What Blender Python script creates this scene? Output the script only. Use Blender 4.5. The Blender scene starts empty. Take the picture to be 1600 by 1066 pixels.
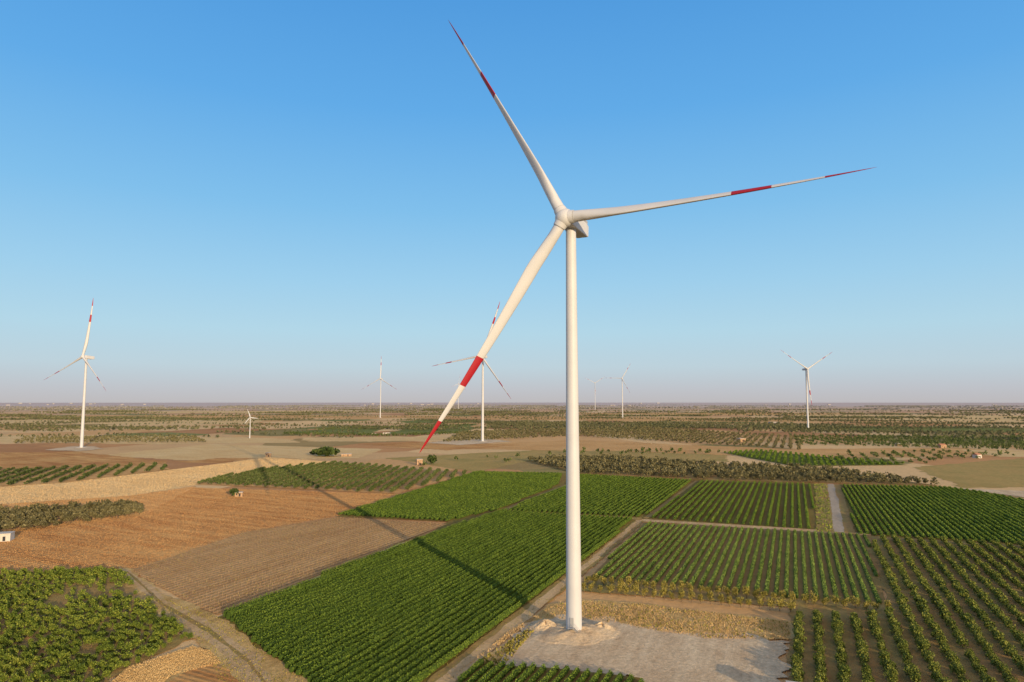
import bpy, math, random
import numpy as np
from mathutils import Vector, Matrix
random.seed(7); rng=np.random.default_rng(7)
S=bpy.context.scene; C=S.collection
R=math.radians
H=65.0; P=R(5.1); FP=1067.0
cP,sP=math.cos(P),math.sin(P)
ROW=22.3            # bearing of the field grid, degrees right of +Y
SUN_EL=9.3; SUN_AZ=153.0

def g(px,py,z=0.0):
    u=(px-800)/FP; v=(533-py)/FP
    dy=cP-v*sP; dz=sP+v*cP
    t=(z-H)/dz
    return (u*t,dy*t)
def proj(x,y,z):
    z=z-H; f=y*cP+z*sP; u=-y*sP+z*cP
    if f<=0.1: return (-9999,-9999)
    return (800+FP*x/f,533-FP*u/f)

# ------------------------------------------------------------------ camera
cam=bpy.data.cameras.new('camera'); co=bpy.data.objects.new('camera',cam); C.objects.link(co)
co.location=(0,0,H); co.rotation_euler=(R(90)+P,0,0)
cam.lens=24.0; cam.sensor_width=36; cam.clip_start=0.5; cam.clip_end=150000
S.camera=co
S.view_settings.view_transform='Standard'
try: S.view_settings.look='None'
except: pass
S.view_settings.exposure=0

# ------------------------------------------------------------------ materials
def newmat(name):
    m=bpy.data.materials.new(name); m.use_nodes=True; n=m.node_tree
    b=n.nodes['Principled BSDF']; return m,n,b
def N(n,t,**k):
    o=n.nodes.new(t)
    for a,v in k.items(): setattr(o,a,v)
    return o
def noise(n,vec,scale,detail=5,rough=.6):
    o=N(n,'ShaderNodeTexNoise'); o.inputs['Scale'].default_value=scale; o.inputs['Detail'].default_value=detail; o.inputs['Roughness'].default_value=rough
    n.links.new(vec,o.inputs['Vector']); return o.outputs['Fac']
def ramp(n,fac,stops,interp='LINEAR'):
    o=N(n,'ShaderNodeValToRGB'); r=o.color_ramp; r.interpolation=interp
    while len(r.elements)<len(stops): r.elements.new(0.5)
    for e,(p,c) in zip(r.elements,stops): e.position=p; e.color=(*c,1)
    n.links.new(fac,o.inputs[0]); return o.outputs[0]
def mixc(n,f,a,b,mode='MIX'):
    o=N(n,'ShaderNodeMix',data_type='RGBA',blend_type=mode)
    for i,v in ((0,f),(6,a),(7,b)):
        if hasattr(v,'links'): n.links.new(v,o.inputs[i])
        elif i==0: o.inputs[0].default_value=v
        else: o.inputs[i].default_value=(*v,1)
    return o.outputs[2]
def mth(n,op,a,b=None,c=None,clamp=False):
    o=N(n,'ShaderNodeMath',operation=op,use_clamp=clamp)
    for i,v in enumerate((a,b,c)):
        if v is None: continue
        if hasattr(v,'links'): n.links.new(v,o.inputs[i])
        else: o.inputs[i].default_value=v
    return o.outputs[0]

# ------------------------------------------------------------------ light
w=bpy.data.worlds.new('World'); S.world=w; w.use_nodes=True
nt=w.node_tree; bg=nt.nodes['Background']
sky=nt.nodes.new('ShaderNodeTexSky'); sky.sky_type='NISHITA'; sky.sun_disc=False
sky.sun_elevation=R(SUN_EL); sky.sun_rotation=R(SUN_AZ); sky.altitude=60; sky.air_density=1.0; sky.dust_density=0.3; sky.ozone_density=3.0
tc=nt.nodes.new('ShaderNodeTexCoord'); sx=nt.nodes.new('ShaderNodeSeparateXYZ'); nt.links.new(tc.outputs['Generated'],sx.inputs[0])
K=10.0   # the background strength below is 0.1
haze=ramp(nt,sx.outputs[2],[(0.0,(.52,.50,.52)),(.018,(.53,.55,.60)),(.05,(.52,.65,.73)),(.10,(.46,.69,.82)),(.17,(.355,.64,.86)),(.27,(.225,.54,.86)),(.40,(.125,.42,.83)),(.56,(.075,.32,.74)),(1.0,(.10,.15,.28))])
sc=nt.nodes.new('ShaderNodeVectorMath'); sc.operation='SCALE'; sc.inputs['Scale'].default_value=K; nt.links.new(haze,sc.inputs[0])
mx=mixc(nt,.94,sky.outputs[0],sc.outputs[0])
# warm glow added high in the sky behind the viewer to warm the ground
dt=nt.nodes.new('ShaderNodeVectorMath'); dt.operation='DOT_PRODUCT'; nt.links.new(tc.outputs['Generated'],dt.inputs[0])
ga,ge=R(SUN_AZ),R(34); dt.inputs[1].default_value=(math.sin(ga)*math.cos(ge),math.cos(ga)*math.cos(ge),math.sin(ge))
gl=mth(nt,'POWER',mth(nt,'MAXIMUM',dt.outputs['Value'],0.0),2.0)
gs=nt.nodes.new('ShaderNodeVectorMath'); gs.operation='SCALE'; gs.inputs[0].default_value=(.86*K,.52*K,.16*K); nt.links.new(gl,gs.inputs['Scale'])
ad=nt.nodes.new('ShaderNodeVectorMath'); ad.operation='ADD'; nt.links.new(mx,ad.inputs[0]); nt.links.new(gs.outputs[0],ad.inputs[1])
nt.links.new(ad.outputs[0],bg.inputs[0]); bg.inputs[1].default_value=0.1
sl=bpy.data.lights.new('sun','SUN'); sl.energy=5.0; sl.angle=R(0.5); sl.color=(1.0,0.77,0.48)
so=bpy.data.objects.new('sun',sl); C.objects.link(so)
az=R(SUN_AZ); el=R(SUN_EL)
sd=Vector((math.sin(az)*math.cos(el),math.cos(az)*math.cos(el),math.sin(el)))
so.rotation_euler=(-sd).to_track_quat('-Z','Y').to_euler(); so.location=(100,-200,200)

def simple(name,c,rough=.6,spec=.3,var=.0,vs=.5):
    m,n,b=newmat(name); b.inputs['Roughness'].default_value=rough; b.inputs['Specular IOR Level'].default_value=spec
    if var:
        tc=N(n,'ShaderNodeTexCoord'); f=noise(n,tc.outputs['Object'],vs,5)
        col=ramp(n,f,[(.3,tuple(x*(1-var) for x in c)),(.7,tuple(min(1,x*(1+var)) for x in c))]); n.links.new(col,b.inputs['Base Color'])
    else: b.inputs['Base Color'].default_value=(*c,1)
    return m
def wm(c): return (c[0],c[1]*.93,c[2]*.74)
def soil(name,c1,c2,c3,stripe=None,sang=ROW,sw=.35,big=.012,fine=.35,bump=1.0,warp=1.0,lo=.6,bd=.8):
    c1,c2,c3=wm(c1),wm(c2),wm(c3)
    m,n,b=newmat(name); b.inputs['Roughness'].default_value=.95; b.inputs['Specular IOR Level'].default_value=.05
    tc=N(n,'ShaderNodeTexCoord'); v=tc.outputs['Object']
    mp=N(n,'ShaderNodeMapping'); mp.inputs['Rotation'].default_value=(0,0,R(sang)); n.links.new(v,mp.inputs[0])
    mp2=N(n,'ShaderNodeMapping'); mp2.inputs['Scale'].default_value=(1,.10,1); n.links.new(mp.outputs[0],mp2.inputs[0])
    a=noise(n,v,big,7,.65); f=noise(n,v,fine,8,.75); st=noise(n,mp2.outputs[0],.16,6,.7)
    col=ramp(n,a,[(.38,c1),(.5,c2),(.62,c3)])
    col=mixc(n,.6,col,ramp(n,st,[(.40,c1),(.60,c3)]))
    col=mixc(n,.85,col,ramp(n,f,[(.32,(lo,lo,lo)),(.66,(1.0,1.0,1.0))]),'MULTIPLY')
    hgt=f
    if stripe:
        wv=N(n,'ShaderNodeTexWave',wave_type='BANDS',bands_direction='X'); wv.inputs['Scale'].default_value=math.pi/10/stripe*1.0
        wv.inputs['Distortion'].default_value=warp; wv.inputs['Detail'].default_value=2; wv.inputs['Detail Scale'].default_value=.4
        n.links.new(mp.outputs[0],wv.inputs['Vector'])
        col=mixc(n,sw,col,ramp(n,wv.outputs['Fac'],[(.2,(.35,.33,.30)),(.8,(1,1,1))]),'MULTIPLY')
        hgt=mth(n,'ADD',f,mth(n,'MULTIPLY',wv.outputs['Fac'],.25))
    n.links.new(col,b.inputs['Base Color'])
    bp=N(n,'ShaderNodeBump'); bp.inputs['Strength'].default_value=bump; bp.inputs['Distance'].default_value=bd
    n.links.new(hgt,bp.inputs['Height']); n.links.new(bp.outputs[0],b.inputs['Normal'])
    return m
def leafmat(name,cd,cm,cl,big=.05,trans=.15):
    m,n,b=newmat(name); b.inputs['Roughness'].default_value=.75; b.inputs['Specular IOR Level'].default_value=.15
    gi=N(n,'ShaderNodeNewGeometry'); tc=gi.outputs['Position']; oi=N(n,'ShaderNodeObjectInfo')
    f=mth(n,'ADD',mth(n,'MULTIPLY',gi.outputs['Random Per Island'],.5),mth(n,'MULTIPLY',noise(n,tc,big,5),.5))
    f=mth(n,'ADD',f,mth(n,'MULTIPLY',mth(n,'SUBTRACT',oi.outputs['Random'],.5),.12))
    col=ramp(n,f,[(.22,cd),(.5,cm),(.82,cl)])
    n.links.new(col,b.inputs['Base Color'])
    tr=N(n,'ShaderNodeBsdfTranslucent'); n.links.new(col,tr.inputs[0])
    mx=N(n,'ShaderNodeMixShader'); mx.inputs[0].default_value=trans
    n.links.new(b.outputs[0],mx.inputs[1]); n.links.new(tr.outputs[0],mx.inputs[2]); n.links.new(mx.outputs[0],n.nodes['Material Output'].inputs[0])
    return m

M={}
def groundmat():
    m,n,b=newmat('ground_fields'); b.inputs['Roughness'].default_value=.95; b.inputs['Specular IOR Level'].default_value=.05
    tc=N(n,'ShaderNodeTexCoord'); v=tc.outputs['Object']
    mp=N(n,'ShaderNodeMapping'); mp.inputs['Rotation'].default_value=(0,0,R(ROW)); mp.inputs['Scale'].default_value=(.0066,.0040,1); n.links.new(v,mp.inputs[0])
    vo=N(n,'ShaderNodeTexVoronoi',distance='CHEBYCHEV',voronoi_dimensions='2D'); vo.inputs['Scale'].default_value=1; vo.inputs['Randomness'].default_value=.85
    n.links.new(mp.outputs[0],vo.inputs['Vector'])
    sp=N(n,'ShaderNodeSeparateColor'); n.links.new(vo.outputs['Color'],sp.inputs[0])
    cell=ramp(n,sp.outputs[0],[(0,(.78,.46,.19)),(.2,(.60,.30,.12)),(.34,(.90,.61,.29)),(.54,(.50,.24,.10)),(.64,(.36,.27,.10)),(.72,(.74,.47,.22)),(.85,(.26,.24,.08)),(.92,(.14,.21,.05))],'CONSTANT')
    a=noise(n,v,.006,8,.65); f=noise(n,v,.25,8,.75)
    col=mixc(n,.22,cell,ramp(n,a,[(.4,(.48,.26,.11)),(.6,(.84,.52,.23))]))
    col=mixc(n,.7,col,ramp(n,f,[(.3,(.6,.6,.6)),(.7,(1,1,1))]),'MULTIPLY')
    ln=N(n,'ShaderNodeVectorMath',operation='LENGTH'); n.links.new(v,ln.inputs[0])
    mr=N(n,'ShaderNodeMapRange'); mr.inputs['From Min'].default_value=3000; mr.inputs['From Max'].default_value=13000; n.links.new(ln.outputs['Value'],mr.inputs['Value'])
    col=mixc(n,mth(n,'MULTIPLY',mr.outputs[0],.85),col,(.58,.49,.46))  # distance haze painted into the base colour of the far ground
    n.links.new(col,b.inputs['Base Color'])
    bp=N(n,'ShaderNodeBump'); bp.inputs['Strength'].default_value=1; bp.inputs['Distance'].default_value=.9
    n.links.new(f,bp.inputs['Height']); n.links.new(bp.outputs[0],b.inputs['Normal'])
    return m
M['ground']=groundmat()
M['redsoil']=soil('red_brown_soil',(.48,.22,.09),(.70,.37,.155),(.88,.56,.26),stripe=1.8,sang=-62,sw=.22)
M['tan']=soil('dry_stubble',(.80,.54,.28),(.90,.66,.36),(.94,.74,.45),stripe=2.5,sang=-62,sw=.2)
M['brown']=soil('brown_earth',(.56,.32,.16),(.70,.42,.21),(.82,.53,.29),stripe=2.6,sang=ROW,sw=.4,warp=.25)
M['brown2']=soil('plain_brown_earth',(.64,.36,.16),(.80,.49,.235),(.90,.60,.31),stripe=2.0,sang=-62,sw=.2)
M['vinesoil']=soil('vineyard_earth',(.24,.165,.06),(.34,.23,.095),(.26,.24,.07))
M['orchsoil']=soil('orchard_earth',(.42,.26,.115),(.55,.36,.18),(.34,.30,.12))
M['gravel']=soil('pale_gravel',(.66,.50,.37),(.84,.67,.51),(.92,.77,.61),big=.09,fine=1.1,lo=.45,bd=.45)
M['track']=soil('dirt_track',(.52,.35,.20),(.66,.47,.28),(.76,.57,.37),big=.06,fine=.8,bd=.4)
M['drygrassg']=soil('dry_grass_ground',(.56,.37,.16),(.74,.51,.24),(.86,.63,.32),big=.08,fine=1.3,lo=.45,bd=.35)
M['greenf']=soil('green_crop',(.16,.19,.055),(.20,.26,.075),(.30,.30,.11))
M['olivef']=soil('grazed_grass',(.48,.35,.145),(.66,.46,.21),(.40,.34,.135))
M['road']=soil('grey_road',(.44,.37,.32),(.50,.43,.38),(.56,.48,.43),big=.05,fine=.8,bump=.2)
M['vine']=leafmat('vine_leaves',(.070,.115,.012),(.138,.21,.024),(.24,.31,.045))
M['vine2']=leafmat('pale_vine_leaves',(.10,.15,.026),(.18,.255,.048),(.29,.37,.085))
M['vinecore']=simple('vine_inner_green',(.055,.09,.014),.9,.1,.35,.8)  # dark green core that fills the rows under the leaves
M['orch']=leafmat('orchard_leaves',(.065,.088,.014),(.145,.175,.03),(.29,.285,.06))
M['gold']=leafmat('golden_green_leaves',(.13,.12,.022),(.28,.24,.05),(.46,.36,.10))
M['youngvine']=leafmat('sparse_young_leaves',(.20,.13,.05),(.30,.21,.08),(.38,.30,.11))
M['bush']=leafmat('bush_leaves',(.055,.085,.012),(.14,.19,.025),(.32,.33,.055),big=.09)
M['olive']=leafmat('olive_leaves',(.085,.078,.032),(.16,.14,.062),(.28,.24,.115),big=.02)
M['oliveg']=leafmat('green_olive_leaves',(.05,.072,.018),(.095,.125,.033),(.18,.20,.065),big=.02)
M['dark']=leafmat('dark_leaves',(.03,.05,.012),(.06,.09,.022),(.11,.14,.04))
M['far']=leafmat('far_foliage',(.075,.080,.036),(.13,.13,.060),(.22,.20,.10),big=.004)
M['far2']=leafmat('hazy_far_foliage',(.20,.19,.15),(.27,.25,.21),(.35,.32,.27),big=.002)  # leaf colours paled to carry distance haze
M['straw']=leafmat('dry_grass_blades',(.46,.29,.12),(.62,.42,.19),(.76,.55,.27),trans=.1)
M['weed']=leafmat('reddish_weeds',(.32,.15,.06),(.46,.25,.10),(.58,.36,.15),trans=.1)
M['stub']=leafmat('stubble_blades',(.54,.35,.16),(.66,.45,.22),(.76,.55,.29),trans=.1,big=.02)
M['bark']=simple('bark',(.16,.11,.07),.9,.1,.3,3)
M['white']=simple('white_turbine_paint',(.51,.51,.52),.5,.35,.05,.12)
M['grey']=simple('grey_metal',(.33,.33,.33),.5,.4)
M['red']=simple('red_band_paint',(.32,.010,.020),.5,.35,.05,.4)
M['darkm']=simple('dark_opening',(.03,.03,.035),.7,.2)
M['concrete']=simple('concrete',(.50,.45,.38),.85,.2,.15,.8)
M['plaster']=simple('white_plaster',(.52,.47,.41),.85,.2,.12,.5)
M['farwall']=simple('hazy_wall',(.34,.31,.29),.9,.1,.12,.01)  # wall colour dulled, aerial haze is in the base colour
M['stone']=simple('old_stone',(.38,.25,.15),.9,.1,.3,.7)
M['tile']=simple('roof_tile',(.42,.20,.12),.85,.1,.2,1.2)
M['post']=simple('wooden_post',(.34,.23,.13),.9,.1,.2,2)
M['wire']=simple('trellis_wire',(.3,.25,.2),.6,.3)

# ------------------------------------------------------------------ mesh helpers
def np_mesh(name,V,F,mat=None,smooth=False,mi=None,mats=None):
    V=np.asarray(V,dtype=np.float32); F=np.asarray(F,dtype=np.int32); k=F.shape[1]
    me=bpy.data.meshes.new(name); me.vertices.add(len(V)); me.vertices.foreach_set('co',V.ravel())
    me.loops.add(F.size); me.loops.foreach_set('vertex_index',F.ravel())
    me.polygons.add(len(F)); me.polygons.foreach_set('loop_start',np.arange(0,F.size,k,dtype=np.int32))
    try: me.polygons.foreach_set('loop_total',np.full(len(F),k,dtype=np.int32))
    except Exception: pass
    for m in (mats or ([mat] if mat else [])): me.materials.append(m)
    if mi is not None: me.polygons.foreach_set('material_index',np.asarray(mi,dtype=np.int32))
    me.polygons.foreach_set('use_smooth',np.full(len(F),bool(smooth)))
    me.update(calc_edges=True); me.validate(); return me
class MB:
    def __init__(s): s.V=[];s.F=[];s.mi=[];s.n=0
    def add(s,V,F,mi=0):
        V=np.asarray(V,dtype=float); F=np.asarray(F,dtype=int)
        if F.shape[1]==3: F=np.c_[F,F[:,2]]
        s.V.append(V); s.F.append(F+s.n); s.mi.append(np.full(len(F),mi)); s.n+=len(V)
    def mesh(s,name,mats,smooth=False):
        me=bpy.data.meshes.new(name)
        V=np.concatenate(s.V); F=np.concatenate(s.F); mi=np.concatenate(s.mi)
        fl=[tuple(dict.fromkeys(f)) for f in F.tolist()]
        me.from_pydata(V.tolist(),[],fl)
        for m in mats: me.materials.append(m)
        me.polygons.foreach_set('material_index',mi.astype(np.int32)); me.polygons.foreach_set('use_smooth',np.full(len(fl),bool(smooth)))
        me.update(); return me
def link(name,me,parent=None,label=None,cat=None,group=None,kind=None,loc=None,rz=None):
    o=bpy.data.objects.new(name,me); C.objects.link(o)
    if parent: o.parent=parent
    if label: o['label']=label
    if cat: o['category']=cat
    if group: o['group']=group
    if kind: o['kind']=kind
    if loc is not None: o.location=loc
    if rz is not None: o.rotation_euler=(0,0,rz)
    return o
def box(mb,c,s,ax=None,mi=0,taper=1.0):
    ax=np.eye(3) if ax is None else np.asarray(ax); c=np.asarray(c,float)
    V=[]
    for z in (-.5,.5):
        k=taper if z>0 else 1
        for x,y in ((-.5,-.5),(.5,-.5),(.5,.5),(-.5,.5)):
            V.append(c+ax[0]*x*s[0]*k+ax[1]*y*s[1]*k+ax[2]*z*s[2])
    mb.add(V,[[0,3,2,1],[4,5,6,7],[0,1,5,4],[1,2,6,5],[2,3,7,6],[3,0,4,7]],mi)
def rings(mb,rl,cap=True,mi=0,mil=None):
    n=len(rl[0]); V=np.concatenate(rl); F=[];ms=[]
    for i in range(len(rl)-1):
        for j in range(n):
            F.append([i*n+j,i*n+(j+1)%n,(i+1)*n+(j+1)%n,(i+1)*n+j]); ms.append(mil[i] if mil else mi)
    mb.add(V,F,0); mb.mi[-1]=np.array(ms)
    if cap:
        for i0,rev in ((0,True),((len(rl)-1)*n,False)):
            c=np.mean(V[i0:i0+n],axis=0); idx=list(range(n))
            T=[[n,(j+1)%n,j] if rev else [n,j,(j+1)%n] for j in idx]
            mb.add(np.vstack([V[i0:i0+n],c]),T,mil[0 if rev else -1] if mil else mi)
def circ(c,a,b,r,n=24,r2=None):
    t=np.linspace(0,2*math.pi,n,endpoint=False); r2=r if r2 is None else r2
    return np.asarray(c)+np.outer(np.cos(t)*r,a)+np.outer(np.sin(t)*r2,b)
def tube(mb,p0,p1,r0,r1,n=6,mi=0):
    p0=np.asarray(p0,float);p1=np.asarray(p1,float); d=p1-p0; d=d/np.linalg.norm(d)
    a=np.cross(d,(0.3,.1,1) if abs(d[2])<.9 else (1,0,0)); a/=np.linalg.norm(a); b=np.cross(d,a)
    rings(mb,[circ(p0,a,b,r0,n),circ(p1,a,b,r1,n)],True,mi)
def leaves(Cn,size,flat=1.0):
    n=len(Cn); a=rng.normal(size=(n,3)); a/=np.linalg.norm(a,axis=1)[:,None]
    b=rng.normal(size=(n,3)); b-=a*np.sum(a*b,axis=1)[:,None]; b/=np.linalg.norm(b,axis=1)[:,None]
    s=(size*rng.uniform(.6,1.3,n))[:,None]*.5
    a=a*s; b=b*s*rng.uniform(.6,1,n)[:,None]
    V=np.empty((n,4,3)); V[:,0]=Cn-a*.9-b*.6; V[:,1]=Cn+a*.3-b; V[:,2]=Cn+a+b*.5; V[:,3]=Cn-a*.4+b
    return V.reshape(-1,3),np.arange(n*4).reshape(n,4)

# ------------------------------------------------------------------ ground
rad=[0.5]+list(np.geomspace(40,70000,60)); na=120
Vg=[];Fg=[]
for r in rad:
    for j in range(na):
        a=2*math.pi*j/na; Vg.append((r*math.sin(a),r*math.cos(a),0))
for i in range(len(rad)-1):
    for j in range(na): Fg.append([i*na+j,(i+1)*na+j,(i+1)*na+(j+1)%na,i*na+(j+1)%na])
Vg=np.array(Vg); Fg=np.array(Fg)[:,::-1]
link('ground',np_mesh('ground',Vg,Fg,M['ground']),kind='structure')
layer=[0]
from mathutils.geometry import tessellate_polygon
def sheet(name,pix,mat,wob=0.0,world=False):
    pts=[p if world else g(*p) for p in pix]
    out=[]
    for i in range(len(pts)):
        a=np.array(pts[i]);b=np.array(pts[(i+1)%len(pts)]); L=np.linalg.norm(b-a); k=max(1,int(L/(2.2 if wob else 60)))
        k=min(k,90); dr=0
        for q in range(k):
            p=a+(b-a)*q/k
            if wob and q:
                dr=dr*.85+rng.normal()*wob*.6; p=p+rng.normal(size=2)*wob*.25+dr*np.array((-(b-a)[1],(b-a)[0]))/L
            out.append((p[0],p[1]))
    layer[0]+=1; z=.02+.008*layer[0]
    tri=tessellate_polygon([[Vector((x,y,0)) for x,y in out]])
    me=bpy.data.meshes.new(name); fs=[]
    for t in tri:
        a,b,c=[out[i] for i in t]
        if (b[0]-a[0])*(c[1]-a[1])-(b[1]-a[1])*(c[0]-a[0])<0: t=t[::-1]
        fs.append(tuple(t))
    me.from_pydata([(x,y,z) for x,y in out],[],fs); me.materials.append(mat); me.update()
    return link(name,me,kind='structure')

POL=dict(
 M1=[(345,966),(655,846),(783,801),(993,813),(642,1090),(500,1090)],
 N1=[(528,806),(745,739),(878,741),(872,759),(780,797),(700,816)],
 N2=[(790,799),(888,759),(905,743),(1083,752),(1003,810)],
 N3=[(1014,811),(1094,753),(1270,758),(1273,829)],
 N4=[(1314,759),(1480,763),(1530,770),(1640,790),(1640,855),(1340,836)],
 M2=[(918,906),(1012,819),(1356,839),(1381,948),(1240,938),(1100,924)],
 RO=[(1364,841),(1640,858),(1660,1100),(1240,1100),(1238,965),(1390,968),(1385,945)],
 BF=[(700,1090),(745,1040),(820,1044),(1000,1062),(1010,1090)],
 BV=[(202,893),(385,832),(530,809),(698,820),(340,962),(300,945)],
 LO=[(-30,900),(150,893),(195,902),(238,950),(298,1000),(170,1062),(150,1100),(-30,1100)],
 OG1=[(305,757),(400,735),(520,724),(735,740),(620,772)],
 OG0=[(-30,736),(255,727),(265,734),(100,755),(-30,762)],
 RT=[(-20,803),(215,789),(225,806),(-20,838)],
 TB1=[(820,720),(960,716),(1060,724),(1300,736),(1470,760),(1310,756),(1090,750),(900,740)],
 TB3=[(1130,708),(1190,705),(1420,727),(1240,729)],
)
RED=[(-60,905),(-60,838),(225,806),(300,762),(620,772),(530,806),(385,832),(200,895)]
TAN=[(-60,792),(-60,765),(120,752),(350,724),(420,715),(520,722),(305,758),(200,775)]
BR2=[(-60,838),(-60,792),(200,775),(305,760),(225,806)]
sheet('field',RED,M['redsoil'],.8)
sheet('field',TAN,M['tan'],1)
sheet('field',BR2,M['brown2'],.8)
sheet('field',[(150,712),(330,694),(600,702),(560,716),(340,722)],M['tan'],2)
sheet('field',[(-60,735),(-60,708),(120,706),(260,720),(255,728)],M['redsoil'],2)
sheet('field',[(270,722),(340,716),(560,717),(520,724),(400,716),(350,724)],M['redsoil'],2)
sheet('field',[(600,716),(900,700),(1130,706),(1140,722),(960,716),(820,722),(745,738)],M['olivef'],2)
sheet('field',[(1430,730),(1600,716),(1700,760),(1500,762)],M['olivef'],2)
sheet('field',[(-60,690),(-60,680),(330,682),(460,686),(470,692),(200,694)],M['tan'],3)
sheet('field',[(470,684),(620,682),(760,686),(600,690),(480,690)],M['tan'],3)
sheet('field',[(400,664),(-60,662),(-60,656),(420,654)],M['tan'],4)
sheet('field',[(-60,651),(300,649),(700,650),(760,653),(380,654)],M['brown2'],5)
sheet('field',[(-60,644),(500,642),(700,644),(300,646)],M['tan'],5)
sheet('field',[(450,676),(500,671),(600,668),(580,679)],M['greenf'],4)
sheet('field',[(600,679),(640,667),(745,662),(735,676)],M['greenf'],4)
sheet('field',[(620,658),(740,656),(760,660),(640,662)],M['greenf'],4)
sheet('field',[(760,656),(1240,660),(1240,654),(760,650)],M['brown2'],5)
sheet('field',[(1160,664),(1430,667),(1700,672),(1700,678),(1240,672)],M['greenf'],4)
sheet('field',[(1240,655),(1700,662),(1700,650),(1240,648)],M['tan'],5)
sheet('field',[(800,646),(1150,645),(1400,647),(1200,649)],M['brown2'],5)
sheet('field',[(600,700),(900,688),(1240,702),(1500,700),(1700,712),(1240,716),(1000,706)],M['brown2'],3)
sheet('field',[(1500,703),(1700,706),(1700,716),(1560,714)],M['tan'],3)
sheet('field',[(560,694),(680,690),(820,696),(700,704)],M['redsoil'],3)
sheet('vineyard_ground',[(330,970),(655,843),(700,816),(525,808),(745,736),(905,740),(1275,756),(1278,832),(1003,813),(640,1095),(490,1095)],M['vinesoil'],.15)
sheet('vineyard_ground',[(1312,757),(1480,761),(1530,768),(1660,790),(1660,860),(1336,838)],M['vinesoil'],.15)
sheet('vineyard_ground',[(912,912),(1008,817),(1360,838),(1386,952),(1240,945)],M['orchsoil'],.15)
sheet('orchard_ground',[(1358,838),(1660,857),(1680,1110),(1232,1110),(1234,950),(910,925),(912,908),(1100,922),(1240,940),(1386,948)],M['orchsoil'],.5)
sheet('orchard_ground',POL['LO'],M['orchsoil'],.8)
sheet('field',POL['BV'],M['brown'],.2)
sheet('orchard_ground',POL['OG1'],M['brown2'],.5)
sheet('orchard_ground',POL['OG0'],M['brown2'],.5)
sheet('field',POL['TB3'],M['greenf'],.5)
sheet('field',POL['TB1'],M['orchsoil'],.5)
sheet('verge',[(180,886),(210,891),(268,934),(352,970),(440,1035),(505,1095),(370,1095),(312,1012),(232,955),(196,915)],M['drygrassg'],.9)
sheet('path',[(192,890),(203,893),(262,941),(335,978),(405,1035),(455,1095),(405,1095),(335,1012),(250,950),(205,912)],M['track'],.5)
sheet('path_rut',[(198,894),(201,895),(256,945),(330,985),(392,1035),(436,1095),(429,1095),(386,1037),(322,989),(252,948)],M['orchsoil'],.15)
sheet('dry_grass_ground',[(200,1045),(300,1012),(330,1020),(400,1095),(150,1095)],M['drygrassg'],.7)
sheet('field',[(238,1095),(275,1060),(330,1038),(358,1048),(398,1095)],M['redsoil'],.5)
sheet('verge',[(640,1100),(668,1066),(995,812),(1010,812),(905,905),(735,1040),(700,1100)],M['orchsoil'],.4)
sheet('path',[(656,1100),(682,1066),(850,932),(998,813),(1006,813),(875,925),(712,1066),(690,1100)],M['track'],.3)
sheet('path',[(1003,812),(1280,829),(1360,835),(1361,838),(1276,833),(1005,816)],M['track'],.2)
sheet('path',[(778,800),(885,757),(892,757),(790,801)],M['orchsoil'],.2)
sheet('path',[(778,799),(1003,810),(1003,814),(778,802)],M['orchsoil'],.1)
sheet('path',[(1004,811),(1086,752),(1091,752),(1012,812)],M['orchsoil'],.2)
sheet('verge',[(1272,757),(1314,758),(1338,837),(1276,832)],M['orchsoil'],.4)
sheet('road',[(1293,757),(1302,757),(1322,834),(1304,832)],M['road'],.35)
sheet('road',[(1500,764),(1600,768),(1700,780),(1700,790),(1600,778)],M['gravel'],.5)
sheet('dry_grass_ground',[(905,938),(1000,944),(1232,972),(1238,1002),(1100,1004),(930,975),(835,985),(780,1044),(735,1044),(865,945)],M['drygrassg'],.9)
sheet('gravel_pad',[(772,1043),(800,1020),(815,990),(838,972),(880,962),(930,966),(1020,980),(1100,990),(1236,1006),(1232,1110),(1010,1110),(1000,1064),(900,1058),(820,1046)],M['gravel'],2.2)
sheet('vineyard_ground',POL['BF'],M['vinesoil'],.3)
sheet('gravel_pad',[(70,704),(115,698),(150,698),(160,702),(120,706)],M['gravel'],2)
sheet('gravel_pad',[(660,692),(760,686),(800,690),(720,696)],M['gravel'],2)

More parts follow.
